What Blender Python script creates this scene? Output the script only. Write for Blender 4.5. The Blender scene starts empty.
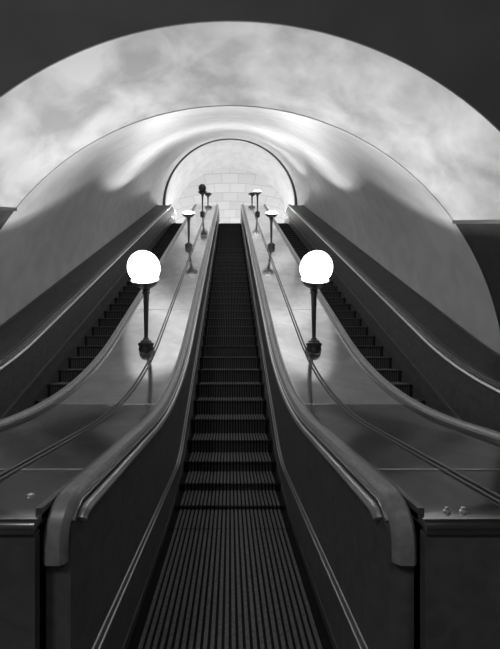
import bpy, bmesh, math, random
from mathutils import Vector
random.seed(4)
C = bpy.context.scene.collection
PI = math.pi
S = 0.577            # slope of the escalators (30 degrees)
EYE = 1.6

# ------------------------------------------------------------------ materials
def mat(name, col, rough=0.5, metal=0.0, noise=None, bump=None, spec=0.5):
    m = bpy.data.materials.new(name); m.use_nodes = True
    nt = m.node_tree; b = nt.nodes['Principled BSDF']
    b.inputs['Base Color'].default_value = (col, col, col, 1)
    b.inputs['Roughness'].default_value = rough
    b.inputs['Metallic'].default_value = metal
    b.inputs['Specular IOR Level'].default_value = spec
    tc = nt.nodes.new('ShaderNodeTexCoord')
    if noise:                                   # (scale, low, high, detail, distortion)
        n = nt.nodes.new('ShaderNodeTexNoise')
        n.inputs['Scale'].default_value = noise[0]
        n.inputs['Detail'].default_value = noise[3]
        n.inputs['Distortion'].default_value = noise[4]
        nt.links.new(tc.outputs['Object'], n.inputs['Vector'])
        r = nt.nodes.new('ShaderNodeValToRGB')
        r.color_ramp.elements[0].position = 0.35; r.color_ramp.elements[1].position = 0.65
        r.color_ramp.elements[0].color = (noise[1],)*3 + (1,)
        r.color_ramp.elements[1].color = (noise[2],)*3 + (1,)
        nt.links.new(n.outputs['Fac'], r.inputs['Fac'])
        nt.links.new(r.outputs['Color'], b.inputs['Base Color'])
    if bump:
        n2 = nt.nodes.new('ShaderNodeTexNoise'); n2.inputs['Scale'].default_value = bump[0]
        n2.inputs['Detail'].default_value = 6
        nt.links.new(tc.outputs['Object'], n2.inputs['Vector'])
        bp = nt.nodes.new('ShaderNodeBump'); bp.inputs['Strength'].default_value = bump[1]
        bp.inputs['Distance'].default_value = 0.02
        nt.links.new(n2.outputs['Fac'], bp.inputs['Height'])
        nt.links.new(bp.outputs['Normal'], b.inputs['Normal'])
    return m

M = {}
M['vault']   = mat('mottled_plaster', .7, .55, 0, (1.7, .42, .76, 9, .3), (6, .12))
M['tunnel']  = mat('tunnel_plaster', .62, .5, 0, (2.2, .56, .66, 6, .4), (18, .06))
M['lower_wall']    = mat('dark_lower_wall', .05, .7, 0, (6, .04, .06, 4, 0))  # lower vault walls, much darker than the plaster above
M['blackwall'] = mat('dark_painted_wall', .15, .85, 0, (1.2, .135, .17, 5, .3))
M['floor']   = mat('lower_concourse_floor', .12, .5, 0, (5, .09, .14, 5, 0))
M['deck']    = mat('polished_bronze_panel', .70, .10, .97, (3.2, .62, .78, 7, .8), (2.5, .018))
M['joint']   = mat('bright_metal_strip', .8, .25, .9)
M['mould']   = mat('bronze_moulding', .30, .28, .85)
M['dwood']   = mat('dark_varnished_panel', .10, .55, 0, (7, .11, .15, 5, 1.5))
M['flank']   = mat('dark_side_deck', .05, .5, 0, (5, .04, .065, 5, 1.0))
M['rubber']  = mat('grey_handrail_rubber', .33, .34, 0, (30, .29, .37, 3, 0))
M['guide']   = mat('polished_guide', .85, .30, .8)
M['tread']   = mat('step_steel_dark', .025, .8, 0, spec=0)
M['rib']     = mat('step_ribs', .12, .65, 0, (40, .15, .22, 3, 0), spec=0)
M['riser']   = mat('riser_cleats', .10, .7, 0, (40, .085, .115, 3, 0), spec=0)
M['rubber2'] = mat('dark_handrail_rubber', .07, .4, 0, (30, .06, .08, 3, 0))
M['deck2']   = mat('dark_reflection_bronze', .34, .16, .95, (3.2, .28, .40, 7, .8), (2.5, .018))  # dark reflection at the foot of the decks put into the bronze tone
M['lamp']    = mat('dark_bronze_lamp', .10, .32, .75)
M['frame']   = mat('arch_frame_bronze', .10, .4, .5)
M['upper']   = mat('upper_vault_plaster', .72, .6, 0, (2, .66, .76, 5, .3))
M['ufloor']  = mat('upper_landing_floor', .6, .5, 0, (6, .55, .65, 4, 0))
M['comb']    = mat('comb_metal', .3, .4, .7)

# white tiles laid in rings and radial courses on the domed end wall
def tile_mat():
    m = bpy.data.materials.new('white_ring_tiles'); m.use_nodes = True
    nt = m.node_tree; b = nt.nodes['Principled BSDF']; b.inputs['Roughness'].default_value = .35
    uv = nt.nodes.new('ShaderNodeUVMap'); uv.uv_map = 'uv'
    br = nt.nodes.new('ShaderNodeTexBrick')
    br.inputs['Color1'].default_value = (.74,.74,.74,1); br.inputs['Color2'].default_value = (.64,.64,.64,1)
    br.inputs['Mortar'].default_value = (.5,.5,.5,1); br.inputs['Scale'].default_value = 1
    br.inputs['Mortar Size'].default_value = .03; br.inputs['Brick Width'].default_value = 2.0
    br.inputs['Row Height'].default_value = 1.0
    nt.links.new(uv.outputs['UV'], br.inputs['Vector'])
    nt.links.new(br.outputs['Color'], b.inputs['Base Color'])
    return m
M['tile'] = tile_mat()

def globe_mat(name, lit):
    m = bpy.data.materials.new(name); m.use_nodes = True
    nt = m.node_tree; out = nt.nodes['Material Output']
    nt.nodes.remove(nt.nodes['Principled BSDF'])
    mix = nt.nodes.new('ShaderNodeMixShader'); tr = nt.nodes.new('ShaderNodeBsdfTransparent')
    if lit:
        a = nt.nodes.new('ShaderNodeEmission'); a.inputs['Strength'].default_value = 9
        mix.inputs['Fac'].default_value = .4
    else:
        a = nt.nodes.new('ShaderNodeBsdfPrincipled'); a.inputs['Base Color'].default_value = (.06,.06,.06,1)
        a.inputs['Roughness'].default_value = .25; mix.inputs['Fac'].default_value = .93
    nt.links.new(tr.outputs[0], mix.inputs[1]); nt.links.new(a.outputs[0], mix.inputs[2])
    nt.links.new(mix.outputs[0], out.inputs['Surface'])
    return m
M['lit'] = globe_mat('lit_lamp_glow', True)
M['unlit'] = globe_mat('unlit_opal_glass', False)

# ------------------------------------------------------------------ helpers
def obj(name, bm, m, parent=None, smooth=True, loc=None):
    bmesh.ops.recalc_face_normals(bm, faces=bm.faces)
    me = bpy.data.meshes.new(name); bm.to_mesh(me); bm.free()
    for x in (m if isinstance(m, (list, tuple)) else [m]): me.materials.append(x)
    o = bpy.data.objects.new(name, me); C.objects.link(o)
    if parent: o.parent = parent
    if loc: o.location = loc
    if smooth:
        for p in me.polygons: p.use_smooth = True
        me.set_sharp_from_angle(angle=math.radians(32))
    return o
def tag(o, label=None, cat=None, group=None, kind=None):
    if label: o['label'] = label
    if cat: o['category'] = cat
    if group: o['group'] = group
    if kind: o['kind'] = kind
    return o
def empty(name, loc): 
    o = bpy.data.objects.new(name, None); C.objects.link(o); o.location = loc; o.empty_display_size = .2
    return o
def box(bm, x0, x1, y0, y1, z0, z1, mi=0):
    v = [bm.verts.new(p) for p in ((x0,y0,z0),(x1,y0,z0),(x1,y1,z0),(x0,y1,z0),(x0,y0,z1),(x1,y0,z1),(x1,y1,z1),(x0,y1,z1))]
    for q in ((3,2,1,0),(4,5,6,7),(0,1,5,4),(1,2,6,5),(2,3,7,6),(3,0,4,7)):
        f = bm.faces.new([v[i] for i in q]); f.material_index = mi
def loft(bm, rings, closed=True, cap=True, mi=0):
    vs = [[bm.verts.new(p) for p in r] for r in rings]
    n = len(rings[0])
    for a, b in zip(vs, vs[1:]):
        for i in range(n if closed else n-1):
            j = (i+1) % n
            f = bm.faces.new((a[i], a[j], b[j], b[i])); f.material_index = mi
    if cap and closed:
        bm.faces.new(vs[0]); bm.faces.new(vs[-1])
    return vs
def lathe(bm, prof, seg=28, base=None):
    rings = []
    for r, z in prof:
        rings.append([(r*math.cos(2*PI*k/seg), r*math.sin(2*PI*k/seg), z + (base(r*math.sin(2*PI*k/seg), z) if base else 0)) for k in range(seg)])
    loft(bm, rings, True, True)

def curve(y, zf, c, w, zt, wt):
    a = (zf - c)/S; b = (zt - c)/S
    if y <= a-w: return zf
    if y < a+w: return zf + S*(y-a+w)**2/(4*w)
    if y <= b-wt: return S*y + c
    if y < b+wt: return zt - S*(b+wt-y)**2/(4*wt)
    return zt
def H(y):  return curve(y, 1.03, -1.25, 1.35, 9.02, .35)     # handrail
def K(y):  return curve(y, .33, -1.90, .30, 8.40, .25)       # skirting top
def N(y):  return curve(y, 0.0, -2.20, .95, 8.10, .40)       # step line
def D(y):  return H(y) - .035                                # deck surface
YTOP = 19.0
def ys(a, b):
    out = [a]; y = a
    while y < b - 1e-6:
        if 2.2 < y < 6 or 17 < y < 18.6: d = .1
        elif y < 2.2: d = .15
        else: d = .5
        y = min(b, y + d); out.append(y)
    return out

# ------------------------------------------------------------------ escalator
YN, RN = 1.40, .15
def rail_path():
    pts = []                                             # (y, z, normal_y, normal_z)
    zc = H(YN)
    pts.append((YN-RN, zc-RN-.06, -1, 0))
    for k in range(0, 11):
        a = PI - k*(PI/2)/10
        pts.append((YN + RN*math.cos(a), zc - RN + RN*math.sin(a), math.cos(a), math.sin(a)))
    for y in ys(YN+.05, YTOP):
        s = (H(y+.01)-H(y-.01))/.02; l = math.hypot(1, s)
        pts.append((y, H(y), -s/l, 1/l))
    return pts
RAIL = rail_path()
def sweep(bm, path, sec):
    rings = []
    for y, z, ny, nz in path:
        rings.append([(x, y + o*ny, z + o*nz) for x, o in sec])
    loft(bm, rings)
def build_step():
    bm = bmesh.new()
    box(bm, -.55, .55, 0, .3605, -.05, -.012)
    box(bm, -.55, .55, 0.013, .04, -.225, -.02)
    for k in range(26):
        x = -.50 + .0385*(k+.5)
        box(bm, x-.0105, x+.0105, 0, .3595, -.014, 0, 1)
        box(bm, x-.0105, x+.0105, 0.0, .014, -.225, -.012, 2)
    me = bpy.data.meshes.new('step'); bmesh.ops.recalc_face_normals(bm, faces=bm.faces); bm.to_mesh(me); bm.free()
    me.materials.append(M['tread']); me.materials.append(M['rib']); me.materials.append(M['riser'])
    return me
STEP = build_step()

def escalator(cx, label):
    e = empty('escalator', (cx, 1.0, 0))
    tag(e, label, 'escalator', 'escalators')
    L = (0, -1.0, 0)
    for sx in (-1, 1):
        # inner balustrade panel with rounded newel
        bm = bmesh.new(); rings = []
        for k in range(9):
            y = YN - RN + .02 + (RN-.02)*(k/9)
            t = YN - y; z = H(YN) - .05 - (RN-.02) + math.sqrt(max(0, (RN-.02)**2 - t*t))
            rings.append((y, z, .02))
        for y in ys(YN, YTOP): rings.append((y, H(y)-.05, (K(y)-.05) if y > 1.6 else .02))
        loft(bm, [[(sx*.585, y, zb), (sx*.585, y, zt), (sx*.675, y, zt), (sx*.675, y, zb)] for y, zt, zb in rings])
        obj('balustrade_panel', bm, M['dwood'], e, loc=L)
        # handrail
        bm = bmesh.new()
        sec = [(.597,-.030),(.590,-.012),(.597,0),(.612,.012),(.66,.012),(.675,0),(.682,-.012),(.675,-.030)]
        sweep(bm, RAIL, [(sx*x, o) for x, o in sec])
        far = cx*sx > .1  # handrails on the tunnel wall side use the darker rubber
        tag(obj('handrail', bm, M['rubber2' if far else 'rubber'], e, loc=L), 'dark rubber handrail' if far else 'grey rubber handrail')
        # polished guide strip beneath the handrail lip
        bm = bmesh.new()
        sweep(bm, RAIL[5:], [(sx*.592,-.040),(sx*.586,-.034),(sx*.586,-.026),(sx*.60,-.024),(sx*.60,-.040)])
        sweep(bm, RAIL[6:], [(sx*.560,-.085),(sx*.556,-.070),(sx*.566,-.052),(sx*.60,-.052),(sx*.60,-.085)])
        tag(obj('handrail_guide', bm, M['guide'], e, loc=L), 'bright polished guide strip')
        # skirting board, step side
        bm = bmesh.new()
        loft(bm, [[(sx*.556, y, N(y)-.22), (sx*.556, y, K(y)), (sx*.585, y, K(y)), (sx*.585, y, N(y)-.22)] for y in ys(1.3, YTOP)])
        obj('skirting_board', bm, M['dwood'], e, loc=L)
        # bright double strip on the skirting
        bm = bmesh.new()
        for xo in (.551, .577):
            loft(bm, [[(sx*(xo-.0035), y, K(y)-.006), (sx*(xo-.0035), y, K(y)+.005), (sx*(xo+.0035), y, K(y)+.007), (sx*(xo+.0035), y, K(y)-.006)] for y in ys(1.3, YTOP)])
        tag(obj('skirting_strip', bm, M['mould'], e, loc=L), 'thin bright double strip')
        bm = bmesh.new()
        loft(bm, [[(sx*.5515, y, N(y)+.035), (sx*.5515, y, N(y)+.047), (sx*.557, y, N(y)+.047), (sx*.557, y, N(y)+.035)] for y in ys(1.64, 18.4)])
        obj('skirting_bead', bm, M['mould'], e, loc=L)
    # steps
    k = 0; y = 1.62
    while y < 18.3:
        o = bpy.data.objects.new('step', STEP); C.objects.link(o); o.parent = e
        o.location = (0, y - 1.0, N(y)); y += .36
    bm = bmesh.new(); box(bm, -.55, .55, 1.25, 1.62, -.02, .004)
    for k in range(25): 
        x = -.55 + .044*(k+.5); box(bm, x-.007, x+.007, 1.6, 1.68, -.006, .006)
    obj('comb_plate', bm, M['comb'], e, False, L)
    bm = bmesh.new(); box(bm, -.55, .55, 18.55, 19.0, 8.06, 8.11)
    obj('comb_plate', bm, M['comb'], e, False, L)
    return e
OX = 2.40
escalator(0, 'middle escalator with ribbed steps rising straight ahead between two lamp rows')
escalator(-OX, 'left escalator running up beside the left tunnel wall')
escalator(OX, 'right escalator running up beside the right tunnel wall')

# ------------------------------------------------------------------ decks between the escalators
X0, X1 = .684, OX - .684
YD = 1.20
def front(y): return 0
def panel(bm, x0, x1, ya, yb, zf=D, th=.03, nose=False):
    pts = [(y, zf(y)) for y in ys(ya, yb)]
    if nose:
        r = .03; z0 = zf(ya)
        arc = [(ya, z0-r-.012), (ya, z0-r)] + [(ya + r - r*math.cos(a), z0 - r + r*math.sin(a)) for a in (PI/8, PI/4, 3*PI/8)]
        pts = arc + [(ya+r, z0)] + pts[1:]
    rings = []
    n = len(pts)
    for i, (y, z) in enumerate(pts):
        a = pts[max(0, i-1)]; b = pts[min(n-1, i+1)]
        ty, tz = b[0]-a[0], b[1]-a[1]; l = math.hypot(ty, tz) or 1
        ny, nz = -tz/l, ty/l
        rings.append([(x0, y, z), (x1, y, z), (x1, y - th*ny, z - th*nz), (x0, y - th*ny, z - th*nz)])
    loft(bm, rings)
JOINTS = [YD, 1.72, 3.35, 6.2, 8.75, 11.4, 14.1, 16.6, YTOP]
XT = 1.07
def deck(sx, label):
    e = empty('balustrade_deck', (sx*1.2, YD, 0)); tag(e, label, 'escalator deck', 'decks between the escalators')
    L = (-sx*1.2, -YD, 0)
    for i, (a, b) in enumerate(zip(JOINTS, JOINTS[1:])):
        bm = bmesh.new(); panel(bm, sx*X0, sx*X1, a + (0 if i == 0 else .006), b - .006, nose=(i == 0))
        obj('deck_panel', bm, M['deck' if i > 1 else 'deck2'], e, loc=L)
    bm = bmesh.new(); box(bm, sx*X0, sx*X1, YD+.012, YD+.045, .01, D(YD)-.047); obj('front_panel', bm, M['dwood'], e, False, L)
    for y in JOINTS[1:-1]:
        bm = bmesh.new(); d = .012
        loft(bm, [[(sx*(X0+.01), y+q, D(y+q)+t), (sx*(X1-.01), y+q, D(y+q)+t)] for q, t in ((-d,-.01),(-d,.003),(d,.003),(d,-.01))], closed=False)
        tag(obj('joint_strip', bm, M['joint'], e, loc=L), 'bright strip across the deck')
    # middle moulding: two thin rounded beads
    bm = bmesh.new()
    for xo in (-.019, .019):
        rings = []
        for y in ys(YD+.08, YTOP-.02):
            rings.append([(sx*XT + xo + .011*math.cos(a), y, D(y) + .001 + .012*math.sin(a)) for a in [k*PI/5 for k in range(6)]])
        loft(bm, rings)
    tag(obj('centre_moulding', bm, M['lamp'], e, loc=L), 'dark double bead along the middle of the deck')
    # edge mouldings beside both handrails
    for x in (X0+.012, X1-.012):
        bm = bmesh.new()
        loft(bm, [[(sx*(x-.012), y, D(y)-.02), (sx*(x-.012), y, D(y)+.022), (sx*(x+.012), y, D(y)+.022), (sx*(x+.012), y, D(y)-.02)] for y in ys(YD+.06, YTOP)])
        obj('edge_moulding', bm, M['mould'], e, loc=L)
    return e, L
dl, LL = deck(-1, 'polished deck carrying lamps between the left and middle escalators')
dr, LR = deck(1, 'polished deck carrying lamps between the middle and right escalators')
# small bright knobs at the foot of the right deck
for x in (.80, .86):
    bm = bmesh.new(); lathe(bm, [(.004,0),(.013,0),(.013,.006),(.008,.010),(.008,.018),(.004,.020)], 14)
    o = obj('bright_knob', bm, M['guide'], dr); o.location = (x - 1.2, 1.275 - YD, D(1.2)); o['label'] = 'tiny bright knob for a highlight at the deck front'
bm = bmesh.new(); lathe(bm, [(.004,0),(.016,0),(.014,.006),(.004,.009)], 14)  # knob added for a small reflected highlight on the left deck
o = obj('bright_knob', bm, M['guide'], dl); o.location = (-.80*1 - .02 + 1.2, 1.42 - YD, D(1.4)); o['label'] = 'tiny bright knob for a highlight at the deck front'

# outer side decks against the tunnel walls
TR, TC = 3.75, -3.16 + EYE        # tunnel radius, centre line intercept
def side_deck(sx, label):
    e = empty('side_deck', (sx*3.4, YD, 0)); tag(e, label, 'escalator deck', 'dark side decks along the tunnel walls')
    L = (-sx*3.4, -YD, 0)
    bm = bmesh.new(); panel(bm, sx*(OX+.69), sx*3.735, YD, 19.3, nose=True)
    obj('deck_panel', bm, M['flank'], e, loc=L)
    bm = bmesh.new(); box(bm, sx*(OX+.69), sx*3.74, YD+.012, YD+.045, .01, D(YD)-.047); obj('front_panel', bm, M['dwood'], e, False, L)
    for x in (OX+.705, 3.70):
        bm = bmesh.new()
        loft(bm, [[(sx*(x-.012), y, D(y)-.02), (sx*(x-.012), y, D(y)+.02), (sx*(x+.012), y, D(y)+.02), (sx*(x+.012), y, D(y)-.02)] for y in ys(YD+.06, 19.3)])
        obj('edge_moulding', bm, M['dwood'], e, loc=L)
side_deck(-1, 'dark sloping side deck along the foot of the left tunnel wall')
side_deck(1, 'dark sloping side deck along the foot of the right tunnel wall')

# ------------------------------------------------------------------ lamps
POLE = .88
def lamp(x, y, label, power, lit=True, full=False, rad=.21, stretch=1.0):
    z = D(y); sl = (D(y+.02)-D(y-.02))/.04
    e = empty('uplighter_lamp', (x, y, z)); tag(e, label, 'lamp', 'uplighter lamps on the decks')
    bm = bmesh.new()
    lathe(bm, [(.03,.002),(.105,.002),(.105,.012),(.098,.05),(.112,.055),(.112,.085),(.085,.095),(.075,.12),(.045,.135),(.036,.16),(.02,.17)], 24,
          base=lambda yy, zz: sl*yy*max(0, 1-zz/.085))
    obj('lamp_base', bm, M['lamp'], e)
    bm = bmesh.new(); lathe(bm, [(.01,.155),(.027,.155),(.030,.30),(.036,.60),(.043,POLE-.08),(.02,POLE-.075)], 20); obj('pole', bm, M['lamp'], e)
    bm = bmesh.new(); lathe(bm, [(.02,POLE-.09),(.054,POLE-.085),(.054,POLE-.060),(.044,POLE-.055),(.044,POLE-.030),(.060,POLE-.025),(.060,POLE),(.02,POLE+.004)], 20)
    obj('collar', bm, M['lamp'], e)
    b0 = -.006
    tilt = math.atan(sl)                        # the head leans out square to the slope of the deck
    def head(o):
        o.location = (0, 0, POLE - .004); o.rotation_euler = (tilt, 0, 0); return o
    bm = bmesh.new()
    outer = [(.01,b0-.03),(.05,b0-.03),(.06,b0),(.10,b0+.018),(.145,b0+.046),(.183,b0+.092),(.196,b0+.118),(.208,b0+.13)]
    inner = [(.194,b0+.13),(.184,b0+.116),(.172,b0+.092),(.135,b0+.052),(.09,b0+.022),(.05,b0+.006),(.02,b0+.005)]
    lathe(bm, outer+inner, 32); head(obj('bowl', bm, M['lamp'], e))
    bm = bmesh.new()
    if full:                                    # globe added for the glow of lit lamps, dark ball when unlit
        bmesh.ops.create_uvsphere(bm, u_segments=32, v_segments=20, radius=rad)
        zc = b0 + .13 + rad*.72
        for v in bm.verts:
            if v.co.z > 0: v.co.z *= stretch
            v.co.z += zc
            if v.co.z < b0+.135:
                k = max(.12, min(1, (v.co.z - b0 - .03)/.105)); rr = math.hypot(v.co.x, v.co.y)
                lim = .178*math.sqrt(k)
                if rr > lim: v.co.x *= lim/rr; v.co.y *= lim/rr
                v.co.z = max(v.co.z, b0+.075)
    else:                                       # low dome standing in for the bright inside of the open bowl
        lathe(bm, [(.02,b0+.10),(.155,b0+.112),(.172,b0+.130),(.165,b0+.146),(.13,b0+.166),(.08,b0+.180),(.01,b0+.186)], 28)
    tag(head(obj('globe', bm, M['lit'] if lit else M['unlit'], e)), ('white globe shaping the lamp glow' if full else 'low glowing dome') if lit else 'dark unlit globe')
    if lit:
        l = bpy.data.lights.new('lamp_bulb', 'POINT'); l.energy = power; l.shadow_soft_size = .014
        lo = bpy.data.objects.new('lamp_bulb', l); C.objects.link(lo); lo.parent = e; lo.location = (0, -(b0+.055)*math.sin(tilt), POLE - .004 + (b0+.055)*math.cos(tilt))
    return e
LX = 1.2
P1 = 330
for sx, sd in ((-1, 'left'), (1, 'right')):
    lamp(sx*LX, 4.95, f'nearest and largest lamp with blazing glow on the {sd} deck', P1, True, True, .225, 1.05)
    lamp(sx*LX, 10.05, f'second lamp up the {sd} deck, behind the largest blazing one', P1*1.35)
    lamp(sx*LX, 15.1, 'dark unlit lamp third up the left deck' if sx < 0 else 'lit lamp third up the right deck, near its top', P1, sx > 0, sx < 0, .17)
    lamp(sx*LX, 18.85, f'farthest tiny lamp at the very top of the {sd} deck', 90)

# ------------------------------------------------------------------ setting
def struct(o): o['kind'] = 'structure'; return o
YA, YM, YE, YB = 3.375, 4.73, 19.4, 22.6
def tc(y): return TC + .575*y
SEG = 72
# inclined tunnel vault (shell with thickness)
bm = bmesh.new(); rings = []
for y in [YM + (YE-YM)*k/14 for k in range(15)]:
    inn = [(TR*math.cos(a), y, tc(y) + TR*math.sin(a)) for a in [-.10 + (PI+.20)*k/SEG for k in range(SEG+1)]]
    out = [((TR+.08)*math.cos(a), y, tc(y) + (TR+.08)*math.sin(a)) for a in [-.10 + (PI+.20)*k/SEG for k in range(SEG, -1, -1)]]
    rings.append(inn+out)
loft(bm, rings); struct(obj('ceiling', bm, M['tunnel']))
# lower concourse vault, and darker walls below its sloping lower edge
BR, BC = 3.757, EYE - .44
def bc(y): return EYE - .44 - .135*(YM-y)/(YM-YA)
def zang(z, y): return math.asin((z-bc(y))/BR)
def barrel(name, a0f, a1f, m, y0=YA, y1=YM, th=.012):
    bm = bmesh.new(); rings = []
    for y in [y0 + (y1-y0)*k/10 for k in range(11)]:
        a0, a1 = a0f(y), a1f(y); n = 60
        inn = [(BR*math.cos(a0+(a1-a0)*k/n), y, bc(y) + BR*math.sin(a0+(a1-a0)*k/n)) for k in range(n+1)]
        out = [((BR+th)*math.cos(a0+(a1-a0)*k/n), y, bc(y) + (BR+th)*math.sin(a0+(a1-a0)*k/n)) for k in range(n, -1, -1)]
        rings.append(inn+out)
    loft(bm, rings); return struct(obj(name, bm, m))
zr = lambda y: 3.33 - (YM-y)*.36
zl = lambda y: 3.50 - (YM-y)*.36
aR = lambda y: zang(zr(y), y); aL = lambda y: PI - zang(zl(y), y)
barrel('ceiling', aR, aL, M['vault'])
barrel('wall_right', lambda y: -.30, aR, M['lower_wall'])
barrel('wall_left', aL, lambda y: PI+.30, M['lower_wall'])
for nm, zf, sx in (('trim_1', zr, 1), ('trim_2', zl, -1)):
    bm = bmesh.new(); rings = []
    for y in [YA + (YM-YA)*k/8 for k in range(9)]:
        z = zf(y); x = math.sqrt(BR**2-(z-bc(y))**2)
        rings.append([(sx*(x+.05), y, z-.03), (sx*(x-.025), y, z-.03), (sx*(x-.03), y, z+.012), (sx*(x+.02), y, z+.03)])
    loft(bm, rings); struct(obj(nm, bm, M['mould']))
# ring face between lower vault and tunnel mouth
def ring(name, r0, z0, r1, z1, ya, yb, m, a0=-.1, a1=PI+.1):
    bm = bmesh.new(); n = 72; rr = []
    for k in range(n+1):
        a = a0 + (a1-a0)*k/n; c, s = math.cos(a), math.sin(a)
        rr.append([(r0*c, ya, z0+r0*s), (r1*c, ya, z1+r1*s), (r1*c, yb, z1+r1*s), (r0*c, yb, z0+r0*s)])
    loft(bm, rr); return struct(obj(name, bm, m))
ring('trim_3', TR, tc(YM), BR+.003, BC, YM, YM+.012, M['tunnel'])
# dark wall with the arch opening, facing the viewer
bm = bmesh.new(); n = 96; rings = []; ZA = bc(YA); HR = BR + .013
for k in range(n+1):
    a = PI*k/n; c, q = math.cos(a), math.sin(a)
    t = min(6.5/max(abs(c), 1e-6), (7.0-ZA)/max(q, 1e-6))
    rings.append([(HR*c, YA+.003, ZA + HR*q), (t*c, YA+.003, ZA + t*q), (t*c, YA+.12, ZA + t*q), (HR*c, YA+.12, ZA + HR*q)])
loft(bm, rings); struct(obj('wall_front', bm, M['blackwall'], smooth=False))
# lower concourse box around the viewer
def slab(name, x0, x1, y0, y1, z0, z1, m):
    bm = bmesh.new(); box(bm, x0, x1, y0, y1, z0, z1); return struct(obj(name, bm, m, smooth=False))
slab('floor', -6.5, 6.5, -5, YM+1.0, -.35, -.24, M['floor'])
slab('floor', -6.5, 6.5, -5, 1.25, -.24, 0.0, M['floor'])
slab('wall_back', -6.5, 6.5, -5.15, -5, -.3, 7, M['blackwall'])
slab('wall_left', -6.65, -6.5, -5, YA, -.3, 7, M['blackwall'])
slab('wall_right', 6.5, 6.65, -5, YA, -.3, 7, M['blackwall'])
slab('ceiling', -6.5, 6.5, -5, YA, 7, 7.15, M['blackwall'])
# upper concourse: arch frame, vault, domed tiled end, floor
ring('trim_4', TR-.14, tc(YE), TR+.06, tc(YE), YE-.10, YE+.06, M['frame'], -.02, PI+.02)
ring('trim_5', TR-.17, tc(YE), TR-.135, tc(YE), YE-.12, YE+.0, M['guide'], -.02, PI+.02)
bm = bmesh.new(); rings = []
for y in [YE + (YB-YE)*k/6 for k in range(7)]:
    rings.append([(TR*math.cos(a), y, tc(YE)+TR*math.sin(a)) for a in [-.5+(PI+1.0)*k/60 for k in range(61)]] +
                 [((TR+.1)*math.cos(a), y, tc(YE)+(TR+.1)*math.sin(a)) for a in [-.5+(PI+1.0)*k/60 for k in range(60,-1,-1)]])
loft(bm, rings); struct(obj('ceiling', bm, M['upper']))
bm = bmesh.new(); uvl = bm.loops.layers.uv.new('uv')
nr, na = 22, 72; grid = []
for i in range(nr+1):
    r = (TR+.05)*(1-i/nr*.97); row = []
    for k in range(na+1):
        a = -.6 + (PI+1.2)*k/na
        row.append((bm.verts.new((r*math.cos(a), YB + 1.3*(1-(r/TR)**2), tc(YE) + r*math.sin(a))), (a*4.4, i*.42)))
    grid.append(row)
for i in range(nr):
    for k in range(na):
        q = [grid[i][k], grid[i][k+1], grid[i+1][k+1], grid[i+1][k]]
        f = bm.faces.new([p[0] for p in q])
        for lp, p in zip(f.loops, q): 
            x_, z_ = p[0].co.x, p[0].co.z - tc(YE) + 5.0
            rr = math.hypot(x_, z_); lp[uvl].uv = (math.atan2(x_, z_)*7.5/.5, rr/.5)
struct(obj('wall_back', bm, M['tile']))
slab('floor', -3.8, 3.8, 19.0, 24.2, 7.9, 8.10, M['ufloor'])

# ------------------------------------------------------------------ light
def point(name, loc, e, r=.1):
    l = bpy.data.lights.new(name, 'POINT'); l.energy = e; l.shadow_soft_size = r
    o = bpy.data.objects.new(name, l); C.objects.link(o); o.location = loc; return o
for sx in (-1, 1): point('upper_concourse_lamp', (sx*2.4, 21.0, 9.6), 65, .15)
point('upper_concourse_lamp', (0, 21.0, 9.0), 110, .15)
point('lower_fill_light', (-2.8, -2.0, 5.6), 175, .5)  # unseen fill added behind the camera, stronger on the left
point('lower_fill_light', (2.2, -2.0, 5.6), 60, .5)  # weaker unseen fill added on the right
w = bpy.data.worlds.new('world'); bpy.context.scene.world = w; w.use_nodes = True
w.node_tree.nodes['Background'].inputs['Color'].default_value = (.5,.5,.5,1)
w.node_tree.nodes['Background'].inputs['Strength'].default_value = .05

# ------------------------------------------------------------------ camera
cam = bpy.data.cameras.new('camera'); co = bpy.data.objects.new('camera', cam); C.objects.link(co)
co.location = (0, 0, EYE); co.rotation_euler = (PI/2, 0, 0)
F = 346
cam.sensor_fit = 'HORIZONTAL'; cam.sensor_width = 36; cam.lens = F/500*36
cam.shift_x = 20/500; cam.shift_y = 23.5/500
cam.clip_start = .02
sc = bpy.context.scene; sc.camera = co
vs = sc.view_settings; vs.view_transform = 'Standard'; vs.look = 'None'; vs.gamma = 1; vs.use_curve_mapping = False
vs.exposure = 0
